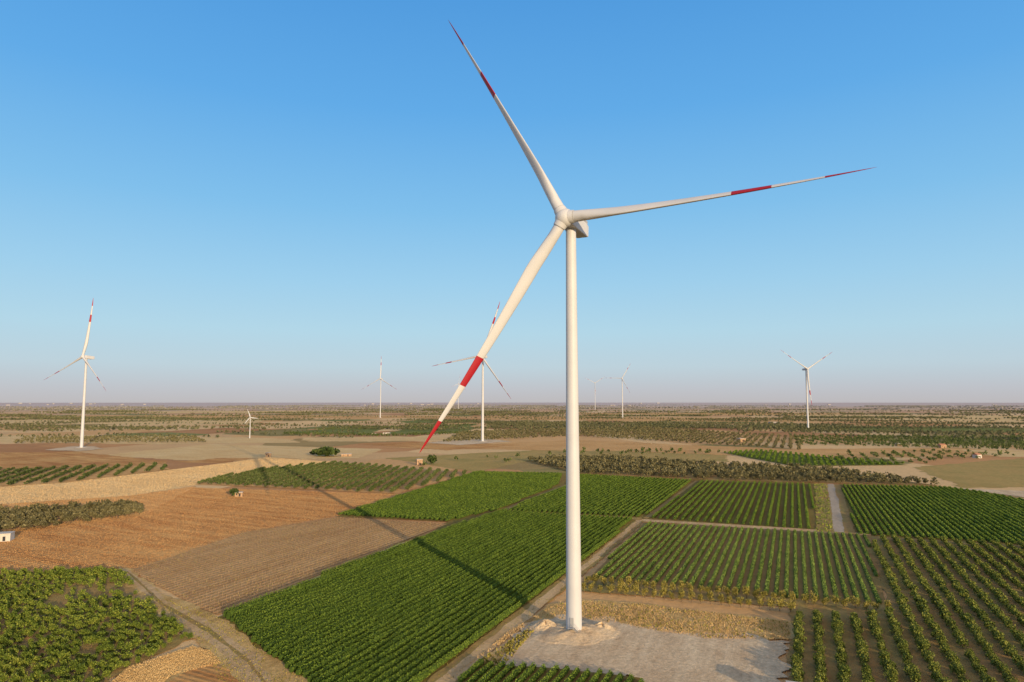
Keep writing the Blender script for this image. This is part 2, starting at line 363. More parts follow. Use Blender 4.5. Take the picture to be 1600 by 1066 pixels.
# ------------------------------------------------------------------ rows of vines
def clip_rows(poly,ang,sp,margin=.5):
    a=R(ang); d=np.array((math.sin(a),math.cos(a))); q=np.array((math.cos(a),-math.sin(a)))
    Pw=np.array([g(*p) for p in poly]); s=Pw@d; t=Pw@q; out=[]
    tt=t.min()+sp*.5
    while tt<t.max():
        xs=[]
        for i in range(len(Pw)):
            j=(i+1)%len(Pw)
            if (t[i]-tt)*(t[j]-tt)<0: xs.append(s[i]+(s[j]-s[i])*(tt-t[i])/(t[j]-t[i]))
        xs.sort()
        for k in range(0,len(xs)-1,2):
            if xs[k+1]-xs[k]>6: out.append((d*(xs[k]+margin)+q*tt,d*(xs[k+1]-margin)+q*tt))
        tt+=sp
    return out,d,q
def vis(p,z=1.5,m=40):
    x,y=proj(p[0],p[1],z); return -m<x<1600+m and y<1066+m
def vine_rows(key,sp,wd,h,lpm,ls,mat,name,label,group,plant=1.3,step=.9,ang=ROW,z0=.35,amp=.2,edge=1.0):
    rows,d,q=clip_rows(POL[key],ang,sp)
    h0=h
    for ri,(p0,p1) in enumerate(rows):
        h=h0*(edge if ri<3 else 1.0)
        L=np.linalg.norm(p1-p0); ss=np.linspace(0,L,40); ok=[vis(p0+d*x,1.5,150) for x in ss]
        if not any(ok): continue
        i0=ok.index(True); i1=len(ok)-1-ok[::-1].index(True)
        q0=p0+d*ss[i0]; q1=p0+d*ss[i1]; L=np.linalg.norm(q1-q0)
        if L<4: continue
        q0=q0+d*rng.uniform(-1,1); n=max(3,int(L/step)); s=np.linspace(0,L,n+1); ph=rng.uniform(0,9)
        drift=rng.normal()*.05; hv=1+rng.normal()*.03
        def mod(x): return (.86+amp*np.abs(np.sin(math.pi*x/plant+ph))+.06*np.sin(x*.37+ph*3)+.05*np.sin(x*.11+ph))*hv
        md=mod(s)+rng.normal(size=n+1)*.05
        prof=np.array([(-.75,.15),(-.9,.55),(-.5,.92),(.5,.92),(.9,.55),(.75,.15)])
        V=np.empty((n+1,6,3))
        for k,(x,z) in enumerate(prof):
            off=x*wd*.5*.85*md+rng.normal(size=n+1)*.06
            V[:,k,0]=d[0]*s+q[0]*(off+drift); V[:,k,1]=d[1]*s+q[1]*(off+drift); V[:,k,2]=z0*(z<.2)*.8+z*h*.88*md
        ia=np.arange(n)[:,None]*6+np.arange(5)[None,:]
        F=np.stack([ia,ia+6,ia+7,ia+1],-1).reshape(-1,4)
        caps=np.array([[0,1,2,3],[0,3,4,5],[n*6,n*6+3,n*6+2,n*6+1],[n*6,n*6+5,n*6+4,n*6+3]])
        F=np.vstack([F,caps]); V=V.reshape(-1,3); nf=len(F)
        m=int(L*lpm); x=rng.uniform(0,L,m)
        phi=rng.uniform(-.15,math.pi+.15,m); rr=rng.uniform(.85,1.15,m); mm=mod(x)
        off=np.cos(phi)*wd*.5*rr*mm; z=h*(.42+.58*np.sin(phi)*rr)*mm
        z=np.where(rng.random(m)<.25,rng.uniform(.25,.7,m)*h,z)
        Cn=np.c_[d[0]*x+q[0]*(off+drift),d[1]*x+q[1]*(off+drift),np.maximum(z,.2)]
        LV,LF=leaves(Cn,np.full(m,ls))
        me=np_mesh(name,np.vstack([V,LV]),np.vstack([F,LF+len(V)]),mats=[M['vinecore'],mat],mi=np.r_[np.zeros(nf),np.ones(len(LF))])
        link(name,me,label=label,cat='vine row',group=group,loc=(q0[0],q0[1],0))
vine_rows('M1',2.6,1.3,2.1,50,.28,M['vine'],'vine_row','row of leafy vines in the wide vineyard at the left of the big tower','vine rows of the big front vineyard',plant=1.6,step=.5,amp=.14,edge=1.35)
vine_rows('BF',2.6,1.3,1.8,50,.28,M['vine'],'vine_row','row of vines in the small strip at the bottom of the photo below the gravel','vine rows at the bottom edge',amp=.14)
vine_rows('N1',3.0,1.4,2.0,20,.42,M['vine'],'vine_row','row of vines in the green vineyard beyond the brown field, crossed by the tower shadow','vine rows of the far left vineyard',plant=2,step=1.0,amp=.08,edge=1.3)
vine_rows('N2',3.0,1.4,2.0,20,.42,M['vine'],'vine_row','row of vines in the vineyard behind the white tower, before the tree belt','vine rows behind the tower',plant=2,step=1.0,amp=.08)
vine_rows('N3',4.0,1.5,2.0,20,.42,M['vine'],'vine_row','row of dark vines in the square vineyard just left of the grey road','vine rows left of the road',plant=2,step=1.0,amp=.08)
vine_rows('N4',3.0,1.7,2.0,20,.43,M['vine'],'vine_row','row of vines in the dense vineyard right of the grey road','vine rows right of the road',plant=2,step=1.0,amp=.08)
vine_rows('M2',3.1,1.4,1.7,32,.34,M['vine2'],'vine_row','row of pale green vines in the striped vineyard right of the tower','vine rows of the striped vineyard',plant=1.5,step=.7,amp=.1)

rows,d,q=clip_rows(POL['BV'],ROW,2.6)
for p0,p1 in rows:
    L=np.linalg.norm(p1-p0); mb=MB(); 
    for k in range(int(L/5.2)+1):
        c=d*(k*5.2); box(mb,(c[0],c[1],.65),(.08,.08,1.3))
    mid=d*L/2; box(mb,(mid[0],mid[1],1.1),(.025,L,.025),[(q[0],q[1],0),(d[0],d[1],0),(0,0,1)],1)
    m=int(L*4.0); x=rng.uniform(0,L,m); Cn=np.c_[d[0]*x+q[0]*rng.normal(size=m)*.12,d[1]*x+q[1]*rng.normal(size=m)*.12,rng.uniform(.1,.75,m)]
    LV,LF=leaves(Cn,np.full(m,.34)); mb.add(LV,LF,2)
    link('trellis_row',mb.mesh('trellis_row',[M['post'],M['wire'],M['youngvine']]),label='row of stakes with sparse young vines on the bare brown field',cat='vine row',group='young vine rows on brown earth',loc=(p0[0],p0[1],0))

# ------------------------------------------------------------------ trees
def crown_pts(n,rad_,hgt,base,lobes,seed,fill=.35):
    r=np.random.default_rng(seed); Cs=[];Rs=[]
    for k in range(lobes):
        a=r.uniform(0,2*math.pi); rr=rad_*r.uniform(.15,.6); z=base+(hgt-base)*r.uniform(.3,.75)
        Cs.append((math.cos(a)*rr,math.sin(a)*rr,z)); Rs.append(rad_*r.uniform(.38,.62))
    Cs.append((0,0,base+(hgt-base)*.55)); Rs.append(rad_*.65)
    Cs=np.array(Cs);Rs=np.array(Rs); idx=r.integers(0,len(Cs),n); v=r.normal(size=(n,3)); v/=np.linalg.norm(v,axis=1)[:,None]
    rad2=Rs[idx]*np.where(r.random(n)<fill,r.uniform(.3,.9,n),r.uniform(.85,1.1,n)); v[:,2]*=(hgt-base)/(2*rad_)*1.15
    Pp=Cs[idx]+v*rad2[:,None]; Pp[:,2]=np.clip(Pp[:,2],base*.8,hgt*1.05); return Pp
def tree_mesh(kind,rad_,hgt,base,nl,ls,leafm,seed,one=False,fill=.35):
    Pp=crown_pts(nl,rad_,hgt,base,7,seed,fill); LV,LF=leaves(Pp,np.full(nl,ls))
    tb=MB(); h=base+(hgt-base)*.4; r=random.Random(seed)
    lean=(r.uniform(-.15,.15),r.uniform(-.15,.15),base*1.0); tube(tb,(0,0,-.1),lean,.07*rad_+.03,.05*rad_+.02)
    for k in range(4):
        a=k*1.57+r.uniform(-.5,.5); tube(tb,lean,(math.cos(a)*rad_*.55,math.sin(a)*rad_*.55,h),.045*rad_+.01,.015*rad_)
    if one:
        mb=MB(); mb.add(np.concatenate(tb.V),np.concatenate(tb.F),0); mb.add(LV,LF,1)
        return mb.mesh(kind,[M['bark'],leafm])
    return tb.mesh('trunk',[M['bark']]),np_mesh('crown',LV,LF,leafm)
def inpoly(pts,poly):
    Pw=np.array([g(*p) for p in poly])
    x=pts[:,0];y=pts[:,1]; c=np.zeros(len(pts),bool); n=len(Pw)
    for i in range(n):
        j=(i-1)%n
        cond=((Pw[i,1]>y)!=(Pw[j,1]>y)); den=(Pw[j,1]-Pw[i,1]) or 1e-9
        c^=cond&(x<(Pw[j,0]-Pw[i,0])*(y-Pw[i,1])/den+Pw[i,0])
    return c
def spots(poly,ang,rs,ts,jit,dens=1.0):
    a=R(ang); d=np.array((math.sin(a),math.cos(a))); q=np.array((math.cos(a),-math.sin(a)))
    Pw=np.array([g(*p) for p in poly]); s=Pw@d; t=Pw@q
    A,B=np.meshgrid(np.arange(s.min(),s.max(),ts),np.arange(t.min()+rs*.4,t.max(),rs)); A=A.ravel();B=B.ravel()
    A=A+rng.normal(size=len(A))*jit; B=B+rng.normal(size=len(B))*jit*.6
    pts=A[:,None]*d+B[:,None]*q; k=inpoly(pts,poly)&(rng.random(len(pts))<dens); pts=pts[k]
    v=np.array([vis(p,2,60) for p in pts]) if len(pts) else np.zeros(0,bool)
    pts=pts[v]; return pts[np.argsort(np.hypot(pts[:,0],pts[:,1]))]
def stuff_trees(name,pts,rad_,hgt,base,nl,ls,mat,label,cat,smin=.75,smax=1.25,seed=0):
    if len(pts)==0: return
    vs=[leaves(crown_pts(nl,rad_,hgt,base,6,seed+k,.15),np.full(nl,ls)) for k in range(6)]
    Vs=[];Fs=[];n=0
    idx=rng.integers(0,6,len(pts))
    for v in range(6):
        P_=pts[idx==v]; m=len(P_)
        if not m: continue
        LV,LF=vs[v]; s=rng.uniform(smin,smax,m); a=rng.uniform(0,6.28,m)
        X=LV[None,:,0]*np.cos(a)[:,None]-LV[None,:,1]*np.sin(a)[:,None]; Y=LV[None,:,0]*np.sin(a)[:,None]+LV[None,:,1]*np.cos(a)[:,None]
        V=np.stack([X*s[:,None]+P_[:,0:1],Y*s[:,None]+P_[:,1:2],LV[None,:,2]*s[:,None]+0*X],-1).reshape(-1,3)
        F=(LF[None]+(np.arange(m)*len(LV))[:,None,None]).reshape(-1,4)+n
        Vs.append(V);Fs.append(F);n+=len(V)
    link(name,np_mesh(name,np.vstack(Vs),np.vstack(Fs),mat),label=label,cat=cat,kind='stuff')
def plant(name,pts,variants,label,cat,group,smin=.8,smax=1.2,nmax=300):
    for p in pts[:nmax]:
        v=random.choice(variants); s=random.uniform(smin,smax)
        if isinstance(v,tuple):
            o=link(name,None,label=label,cat=cat,group=group,loc=(p[0],p[1],0),rz=random.uniform(0,6.28)); o.empty_display_size=.5
            link('trunk',v[0],o); link('crown',v[1],o)
        else: o=link(name,v,label=label,cat=cat,group=group,loc=(p[0],p[1],0),rz=random.uniform(0,6.28))
        o.scale=(s*random.uniform(.9,1.1),s*random.uniform(.9,1.1),s*random.uniform(.85,1.15))
pr=spots(POL['RO'],ROW+1.0,5.0,2.1,.3,.97)
vr=[tree_mesh('t',1.3,2.7,.5,420,.33,M['orch'],10+k) for k in range(5)]
plant('orchard_tree',pr,vr,'small bushy orchard tree in the long straight rows at the lower right','tree','orchard trees at the lower right')
stuff_trees('orchard_trees',pr[300:],1.3,2.7,.4,150,.5,M['orch'],'farther rows of small orchard trees at the right edge','trees',seed=40)
pb=[]
for (a,b) in (((918,914),(1388,957)),((912,925),(1236,957)),):
    A=np.array(g(*a));B=np.array(g(*b)); n=int(np.linalg.norm(B-A)/2.9)
    for k in range(n+1): pb.append(A+(B-A)*k/n+rng.normal(size=2)*.25)
pb=np.array(pb)
vg=[tree_mesh('t',1.35,3.4,.6,380,.34,M['gold'],60+k) for k in range(4)]
plant('fruit_tree',pb,vg,'golden green fruit tree in the double row between striped vineyard and dry grass','tree','fruit trees bordering the striped vineyard',.9,1.2)
pl=spots(POL['LO'],ROW-88,3.5,1.9,.75,.93)
clear=inpoly(pl,[(70,940),(110,920),(180,912),(235,925),(245,945),(190,934),(130,936),(95,956)]); pl=pl[~clear|(rng.random(len(pl))<.12)]
vl=[tree_mesh('t',1.3,2.5,.4,340,.33,M['bush'],80+k) for k in range(5)]
plant('orchard_bush',pl,vl,'low spreading green fruit bush in the plot at the lower left corner','bush','green bushes at the lower left',.55,1.25)
stuff_trees('orchard_bushes',pl[300:],1.3,2.5,.3,140,.46,M['bush'],'farther part of the green bush plot at the lower left','bushes',seed=90,smin=.55,smax=1.25)
vo=[tree_mesh('t',2.0,3.4,.6,190,.66,M['oliveg'],120+k,one=True) for k in range(5)]
p=spots(POL['RT'],ROW-90,7,4.2,.5); plant('olive_tree',p,[tree_mesh('t',2.3,4.4,.8,180,.8,M['olive'],130+k,one=True) for k in range(4)],'round olive tree in the block at the left edge before the red brown field','tree','olive trees at the left edge',nmax=100)
stuff_trees('olive_trees',p[100:],2.3,4.4,.7,60,1.2,M['olive'],'rear olive trees of the block at the left edge','trees',seed=135)
p1=spots(POL['OG1'],0,8.5,3.5,.25)
plant('olive_tree',p1,vo,'green olive tree in the regular grove crossed by the turbine shadow','tree','olive trees of the grove left of the vineyards',.85,1.1,nmax=100)
stuff_trees('olive_trees',p1[100:],2.0,3.4,.5,80,.9,M['oliveg'],'farther olive trees of the grove crossed by the turbine shadow','trees',seed=140,smin=.85,smax=1.1)
p2=spots(POL['OG0'],-22,11,4.2,.3); stuff_trees('olive_trees',p2,2.0,3.3,.7,55,1.0,M['oliveg'],'low olive grove at the left edge beyond the pale stubble field','trees',seed=150)
p3=spots(POL['TB1'],ROW-80,8,5.5,1.2,.85)
plant('olive_tree',p3,[tree_mesh('t',2.8,5.2,1,200,.9,M['olive'],160+k,one=True) for k in range(5)],'grey green olive tree in the belt just behind the vineyards','tree','olive trees behind the vineyards',.7,1.3,nmax=100)
stuff_trees('olive_trees',p3[100:],2.8,5.2,.9,60,1.4,M['olive'],'farther olive trees of the belt behind the vineyards','trees',seed=170)
p4=spots(POL['TB3'],ROW,6,4,.3); stuff_trees('orchard_trees',p4,1.8,3.0,.4,40,1.1,M['vine'],'bright green orchard block beyond the olive belt','trees',seed=180)
def grove(poly,rs,ts,mat,label,rad_=2.6,hgt=4.6,nl=26,ls=1.7,dens=.8,ang=ROW,seed=0,jit=1.5):
    stuff_trees('tree_grove',spots(poly,ang,rs,ts,jit,dens),rad_,hgt,.6,nl,ls,mat,label,'trees',seed=seed)
grove([(690,692),(900,682),(1250,704),(1250,684),(1000,668),(720,676)],11,8,M['olive'],'brown green olive wood beyond the tan fields behind the tower',dens=.85,seed=200)
grove([(1245,696),(1660,706),(1660,684),(1240,682)],17,8,M['oliveg'],'striped olive orchard at the upper right',seed=210,jit=.6,ang=12)
grove([(20,694),(325,692),(300,683),(40,684)],12,8,M['olive'],'olive trees around the foot of the leftmost distant turbine',seed=220,dens=.7)
grove([(1250,728),(1430,728),(1600,712),(1480,706),(1300,712)],13,8,M['oliveg'],'loose trees on the right beyond the olive belt',dens=.4,seed=230)
grove([(640,735),(820,722),(860,712),(700,718)],14,10,M['oliveg'],'sparse trees on grazed land left of the tower',dens=.15,seed=240)
grove([(860,712),(1130,712),(1130,706),(900,704)],12,9,M['oliveg'],'scattered trees in grazed land behind the tower',dens=.3,seed=245)
grove([(440,680),(600,683),(745,678),(745,676),(600,680),(450,677)],12,8,M['oliveg'],'hedge of trees along the green fields left of centre',dens=.8,seed=247)
grove([(480,673),(700,670),(740,664),(560,667)],22,9,M['oliveg'],'loose lines of trees in the green fields left of centre',dens=.5,seed=248)
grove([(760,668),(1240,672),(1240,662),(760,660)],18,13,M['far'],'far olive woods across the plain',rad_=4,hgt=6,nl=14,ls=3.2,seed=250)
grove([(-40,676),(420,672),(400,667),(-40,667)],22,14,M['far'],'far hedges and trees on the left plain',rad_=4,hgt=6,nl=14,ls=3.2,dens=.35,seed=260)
allp=[]
for k in range(620):
    dd=math.exp(random.uniform(math.log(1400),math.log(14000))); aa=R(random.uniform(-40,40)); cx,cy=dd*math.sin(aa),dd*math.cos(aa)
    if dd<2600 and random.random()<(.55 if aa<0 else .35): continue
    Lx=random.uniform(80,360)*(1+dd/5000); Ly=random.choice([random.uniform(6,12),random.uniform(6,14),random.uniform(6,14),random.uniform(8,20),random.uniform(50,130)])*(1+dd/6000); sp=8+dd/420
    nx=max(2,int(Lx/sp)); ny=max(1,int(Ly/(sp*1.3)))
    A,B=np.meshgrid(np.arange(nx)*sp,np.arange(ny)*sp*1.3); a=R(-ROW+random.choice([0,0,20,20,90,random.uniform(-20,30)]))
    A=A.ravel()-Lx/2+rng.normal(size=A.size)*sp*.25;B=B.ravel()-Ly/2+rng.normal(size=B.size)*sp*.2
    pts=np.c_[cx+A*math.cos(a)-B*math.sin(a),cy+A*math.sin(a)+B*math.cos(a)]; allp.append((dd,pts[rng.random(len(pts))<.9]))
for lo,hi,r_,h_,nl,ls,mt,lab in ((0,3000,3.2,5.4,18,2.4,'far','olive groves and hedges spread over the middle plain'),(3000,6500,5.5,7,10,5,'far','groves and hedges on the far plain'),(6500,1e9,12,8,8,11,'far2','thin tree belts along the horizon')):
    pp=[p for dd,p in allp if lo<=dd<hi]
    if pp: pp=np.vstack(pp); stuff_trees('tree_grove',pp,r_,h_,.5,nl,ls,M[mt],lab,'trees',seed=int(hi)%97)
def lone(px,py,r_,h_,mat,label,seed,flat=.12):
    x,y=g(px,py); t,c=tree_mesh('t',r_,h_,h_*flat,420,r_*.3,mat,seed)
    o=link('tree',None,label=label,cat='tree',loc=(x,y,0)); link('trunk',t,o); link('crown',c,o)
lone(511,713,17,11,M['dark'],'big dark rounded tree alone on the tan field',300)
lone(674,726,6,11,M['dark'],'dark tree beside the small stone ruin left of the tower',301)
lone(366,776,4,5.5,M['dark'],'dark shrub beside the small hut in the brown field',302)
lone(489,711,6,5,M['dark'],'low shrub just left of the big dark tree',303)
def tufts(poly,n,hgt,wd,mat,label,name='dry_grass',even=False,z0=.38):
    Pw=np.array([g(*p) for p in poly]); lo=Pw.min(0);hi=Pw.max(0); pts=rng.uniform(lo,hi,(n*5,2))
    pts=pts[inpoly(pts,poly)][:n]
    if not even: pts=pts[np.sin(pts[:,0]*.35)+np.sin(pts[:,1]*.27+pts[:,0]*.2)+rng.normal(size=len(pts))*1.0>-.9]
    m=len(pts)
    a=rng.uniform(0,6.28,m); h=z0+hgt*rng.uniform(.4,1.3,m); w_=wd*rng.uniform(.5,1.3,m); dx=np.cos(a)*w_;dy=np.sin(a)*w_
    ln=rng.normal(size=(m,2))*.2*(hgt+.1); V=np.empty((m,4,3)); z=np.full(m,.02)
    V[:,0]=np.c_[pts[:,0]-dx,pts[:,1]-dy,z];V[:,1]=np.c_[pts[:,0]+dx,pts[:,1]+dy,z]
    V[:,2]=np.c_[pts[:,0]+dx*.7+ln[:,0],pts[:,1]+dy*.7+ln[:,1],h];V[:,3]=np.c_[pts[:,0]-dx*.5+ln[:,0],pts[:,1]-dy*.5+ln[:,1],h-.15*hgt]
    link(name,np_mesh(name,V.reshape(-1,3),np.arange(m*4).reshape(m,4),mat),label=label,cat='grass',kind='stuff')
GS=[(905,940),(1000,946),(1232,974),(1236,1002),(1100,1000),(930,972),(850,968),(870,948)]
tufts(GS,26000,.32,.075,M['straw'],'tall dry grass between gravel pad and fruit trees')
tufts(GS,1600,.5,.22,M['gold'],'green weeds among the dry grass by the gravel pad','weeds')
tufts([(200,1045),(300,1012),(330,1020),(345,1038),(268,1058),(230,1090),(150,1090)],14000,.25,.07,M['straw'],'dry straw coloured grass at the lower left beside the path')
tufts([(225,930),(262,938),(345,968),(440,1035),(500,1090),(350,1090),(320,1010),(240,955)],2200,.2,.14,M['gold'],'low green weeds along the dirt path','weeds')
tufts([(735,1040),(850,962),(880,940),(800,985),(700,1066)],7000,.25,.09,M['straw'],'dry weeds on the verge beside the gravel pad')
tufts([(740,1042),(840,975),(838,985),(790,1040)],1000,.5,.3,M['gold'],'green weeds on the left edge of the gravel pad','weeds')
tufts([(665,1066),(995,812),(1010,812),(905,905),(735,1040),(705,1066)],2600,.12,.2,M['gold'],'sparse weeds along the track left of the tower','weeds')
tufts([(1272,757),(1292,757),(1302,832),(1276,832)],2500,.6,.4,M['bush'],'green weeds beside the grey road','weeds')
tufts(RED,80000,.12,.14,M['weed'],'reddish dry weeds over the red brown field',even=True,z0=.08)
tufts(BR2,34000,.12,.17,M['weed'],'short dry weeds over the brown field at the left',even=True,z0=.08)
tufts(TAN,60000,.12,.2,M['stub'],'cut straw stubble over the pale field at the left',even=True,z0=.08)

# ------------------------------------------------------------------ wind turbines
TAU=R(5)
def frame(psi):
    a=np.array((-math.sin(psi)*math.cos(TAU),-math.cos(psi)*math.cos(TAU),math.sin(TAU)))
    e1=np.array((math.cos(psi),-math.sin(psi),0)); e2=np.cross(a,e1)
    if e2[2]<0: e2=-e2
    return a,e1,e2
def fit(base,hub,tips,ovh,pb0,free=False):
    bx,by=base
    def err(p,full=False):
        L,psi,th,hh,pb=p; a,e1,e2=frame(psi); c=np.array((bx,by,hh))+a*ovh; o=[proj(*c)]
        for k in range(3):
            t=th+k*2.0944; o.append(proj(*(c+L*(math.cos(t)*e1+math.sin(t)*e2)+a*pb*L)))
        e=3*((o[0][0]-hub[0])**2*.3+(o[0][1]-hub[1])**2)
        for k in range(3): e+=(o[k+1][0]-tips[k][0])**2+(o[k+1][1]-tips[k][1])**2
        return (e,o) if full else e
    D=math.hypot(bx,by)
    hh0=H+(628.2-hub[1])/FP*D
    L0=max(math.hypot(t[0]-hub[0],t[1]-hub[1]) for t in tips)/FP*D
    st=[]
    for ps in range(-75,80,6):
        for th in range(-60,300,8):
            for lk in (.85,1,1.15):
                p=[L0*lk,R(ps),R(th),hh0,pb0]; st.append((err(p),p))
    st.sort(key=lambda x:x[0]); best=None
    for e,p in st[:4]:
        p=list(p); stp=[L0*.08,.08,.08,2.0,.02]
        for it in range(110):
            imp=False
            for i in range(5 if free else 4):
                for sg in (1,-1):
                    q_=list(p); q_[i]+=sg*stp[i]
                    if abs(q_[4])>.14: continue
                    e2=err(q_)
                    if e2<e: e=e2;p=q_;imp=True
            if not imp: stp=[x*.5 for x in stp]
        if best is None or e<best[0]: best=(e,p)
    return best[1]
CH=[(0,3.2,1.0),(.03,3.2,1.0),(.07,3.3,.94),(.13,3.7,.78),(.2,3.95,.64),(.28,3.75,.58),(.38,3.35,.54),(.5,2.9,.50),(.6,2.5,.47),(.73,1.95,.44),(.86,1.35,.40),(.94,.9,.35),(.98,.55,.3),(1.0,.10,.3)]
def turbine(name,base,prm,label,detail=False,group=None,pitch=12,ovh=5.0,rt=(2.25,1.5),small=False,white=None,cf=1.0):
    L,psi,th,hh,pb=prm; a,e1,e2=frame(psi); W=M['white']; k=L/78.0
    root=link(name,None,label=label,cat='wind turbine',group=group,loc=(base[0],base[1],0))
    X=np.array((1.,0,0));Y=np.array((0,1.,0))
    n=48 if detail else 16
    mb=MB(); top=hh-1.9*k; zs=np.linspace(0.0,top,14)
    rings(mb,[circ((0,0,z),X,Y,(rt[0]+(rt[1]-rt[0])*(z/top)**.9)*(k if small else 1),n) for z in zs]); 
    tw=link('tower',mb.mesh('tower',[W],True),root)
    if detail:
        for zf in (.22,.48,.74):
            z=zf*top; r_=rt[0]+(rt[1]-rt[0])*zf**.9; fb=MB(); rings(fb,[circ((0,0,z-.07),X,Y,r_+.015,n),circ((0,0,z+.07),X,Y,r_+.015,n)])
            link('flange_ring',fb.mesh('flange_ring',[M['white']],True),tw)
    mb=MB(); rr=(3.6 if detail else 6)*k; rings(mb,[circ((0,0,-.2),X,Y,rr,32),circ((0,0,.75 if not detail else 1.2),X,Y,rr*.97,32)])
    link('foundation',mb.mesh('foundation',[M['concrete']]),root)
    hc=np.array((0,0,hh))+a*ovh*k
    bk=-a; side=e1; up=np.cross(side,bk); up=up if up[2]>0 else -up
    def sec(t,w_,h_,dz=0,r_=.35):
        c=hc+bk*t*k+up*dz*k; q_=[]
        for (sx,sy) in ((1,1),(-1,1),(-1,-1),(1,-1)):
            for m_ in range(4):
                an={(1,1):0,(-1,1):90,(-1,-1):180,(1,-1):270}[(sx,sy)]+m_*30
                q_.append(c+side*k*(sx*(w_/2-r_)+r_*math.cos(R(an)))+up*k*(sy*(h_/2-r_)+r_*math.sin(R(an))))
        return np.array(q_)
    mb=MB(); rings(mb,[sec(1.6,2.6,2.8,0),sec(2.3,3.6,3.7,.1),sec(4,4.1,4.2,.2),sec(12.6,4.1,4.1,.25),sec(14.6,3.7,3.5,.35),sec(14.9,3.3,3.1,.35)])
    nc=link('nacelle',mb.mesh('nacelle',[W]),root)
    if detail:
        mb=MB(); c=hc+bk*13*k+up*2.75*k; box(mb,c,(3.6*k,1.6*k,.9*k),[side,bk,up]); link('cooler',mb.mesh('cooler',[M['grey']]),nc)
        mb=MB(); c=hc+bk*14.95*k+up*.35*k; box(mb,c,(2.4*k,.08,1.6*k),[side,bk,up]); link('vent',mb.mesh('vent',[M['grey']]),nc)
        mb=MB(); 
        for s_ in (-1,1): tube(mb,hc+bk*11*k+up*2.2*k+side*s_*1.2,hc+bk*11*k+up*4.4*k+side*s_*1.2,.06,.04)
        link('weather_mast',mb.mesh('weather_mast',[M['grey']]),nc)
        mb=MB(); rings(mb,[circ((0,0,top-.4),X,Y,rt[1]+.12,n),circ((0,0,top+.5),X,Y,rt[1]+.12,n)]); link('yaw_collar',mb.mesh('yaw_collar',[M['grey']],True),root)
    mb=MB(); prof=[(-1.9,1.9),(-1.6,2.3),(-.8,2.6),(0,2.7),(.8,2.5),(1.5,2.05),(2.0,1.4),(2.3,.7),(2.38,.1)]
    rings(mb,[circ(hc+a*x*k,e1,e2,r_*k,n) for x,r_ in prof]); hb=link('hub',mb.mesh('hub',[W],True),root)
    for b_ in range(3):
        t=th+b_*2.0944; bd=math.cos(t)*e1+math.sin(t)*e2; cd=-math.sin(t)*e1+math.cos(t)*e2
        if detail:
            mb=MB(); x0=hc+bd*1.6*k; x1=hc+bd*2.95*k; rings(mb,[circ(x0,cd,a,1.95*k,28),circ(x1,cd,a,1.8*k,28)]); link('blade_collar',mb.mesh('blade_collar',[W],True),hb)
            mb=MB(); rings(mb,[circ(hc+bd*2.95*k,cd,a,1.70*k,28),circ(hc+bd*3.15*k,cd,a,1.70*k,28)]); link('blade_seal',mb.mesh('blade_seal',[M['grey']],True),hb)
        rs=sorted(set(list(np.linspace(0,1,30 if detail else 16))+[.58,.705,.86,.02,.05,.985])); rl=[];mil=[]
        for i,r_ in enumerate(rs):
            c_=np.interp(r_,[q_[0] for q_ in CH],[q_[1] for q_ in CH])*k*(1.0 if detail else cf); tk=np.interp(r_,[q_[0] for q_ in CH],[q_[2] for q_ in CH])
            pt=R(pitch+14*(1-r_)**2*(r_>.05)); cv=math.cos(pt)*cd+math.sin(pt)*a; tv=-math.sin(pt)*cd+math.cos(pt)*a
            ctr=hc+bd*(2.0*k+r_*(L-2.0*k))+a*pb*L*r_**2.0
            ns=20 if detail else 8; q_=[]
            bl=min(1,max(0,(r_-.03)/.15))
            for s_ in range(ns):
                an=2*math.pi*s_/ns; xx=math.cos(an); yy=math.sin(an)
                shape=(1-bl)+bl*(.25+.75*(0.5+0.5*xx))**.6
                q_.append(ctr+cv*(xx*.5-.2*bl)*c_+tv*yy*.5*c_*tk*shape)
            rl.append(np.array(q_))
            if i<len(rs)-1:
                m_=(r_+rs[i+1])/2; mil.append(1 if (.58<m_<.705 or m_>.86) else 0)
        mb=MB(); rings(mb,rl,True,0,mil); link('blade',mb.mesh('blade',[W,M['red'] if white is None else W],True),root)
    return root,tw
b0=g(897,990)
pm=fit(b0,(880,338),[(1370,262),(699,34),(652,710)],5.2,.055,True)
root,tw=turbine('wind_turbine',b0,pm,'huge white wind turbine on the gravel pad, nearest of all',detail=True,pitch=-62)
fd=np.array((-.35,-.94,0)); fd/=np.linalg.norm(fd); sd_=np.array((fd[1],-fd[0],0)); Zv=np.array((0,0,1.))
mb=MB(); box(mb,fd*2.26+Zv*3.7,(1.0,.16,2.3),[sd_,fd,Zv]); dr=link('door',mb.mesh('door',[M['grey']]),tw)
mb=MB(); box(mb,fd*3.0+Zv*2.4,(1.5,1.4,.08),[sd_,fd,Zv])
for k in range(8): box(mb,fd*2.9+sd_*(-.9-.28*k)+Zv*(2.3-.27*k),(.28,1.0,.05),[sd_,fd,Zv])
for s_ in (2.4,3.45):
    tube(mb,fd*s_+sd_*(-.75)+Zv*3.4,fd*s_+sd_*(-3.1)+Zv*1.2,.035,.035); tube(mb,fd*s_+sd_*(-.75)+Zv*2.3,fd*s_+sd_*(-3.1)+Zv*.15,.06,.06)
for k in range(5): tube(mb,fd*3.45+sd_*(-.75-.58*k)+Zv*(2.35-.53*k),fd*3.45+sd_*(-.75-.58*k)+Zv*(3.4-.53*k),.03,.03)
for x in (-.7,.7): tube(mb,fd*3.6+sd_*x+Zv*.2,fd*3.6+sd_*x+Zv*3.45,.04,.04)
tube(mb,fd*3.6+sd_*(-.7)+Zv*3.45,fd*3.6+sd_*.7+Zv*3.45,.035,.035)
link('stairs',mb.mesh('stairs',[M['grey']]),root)
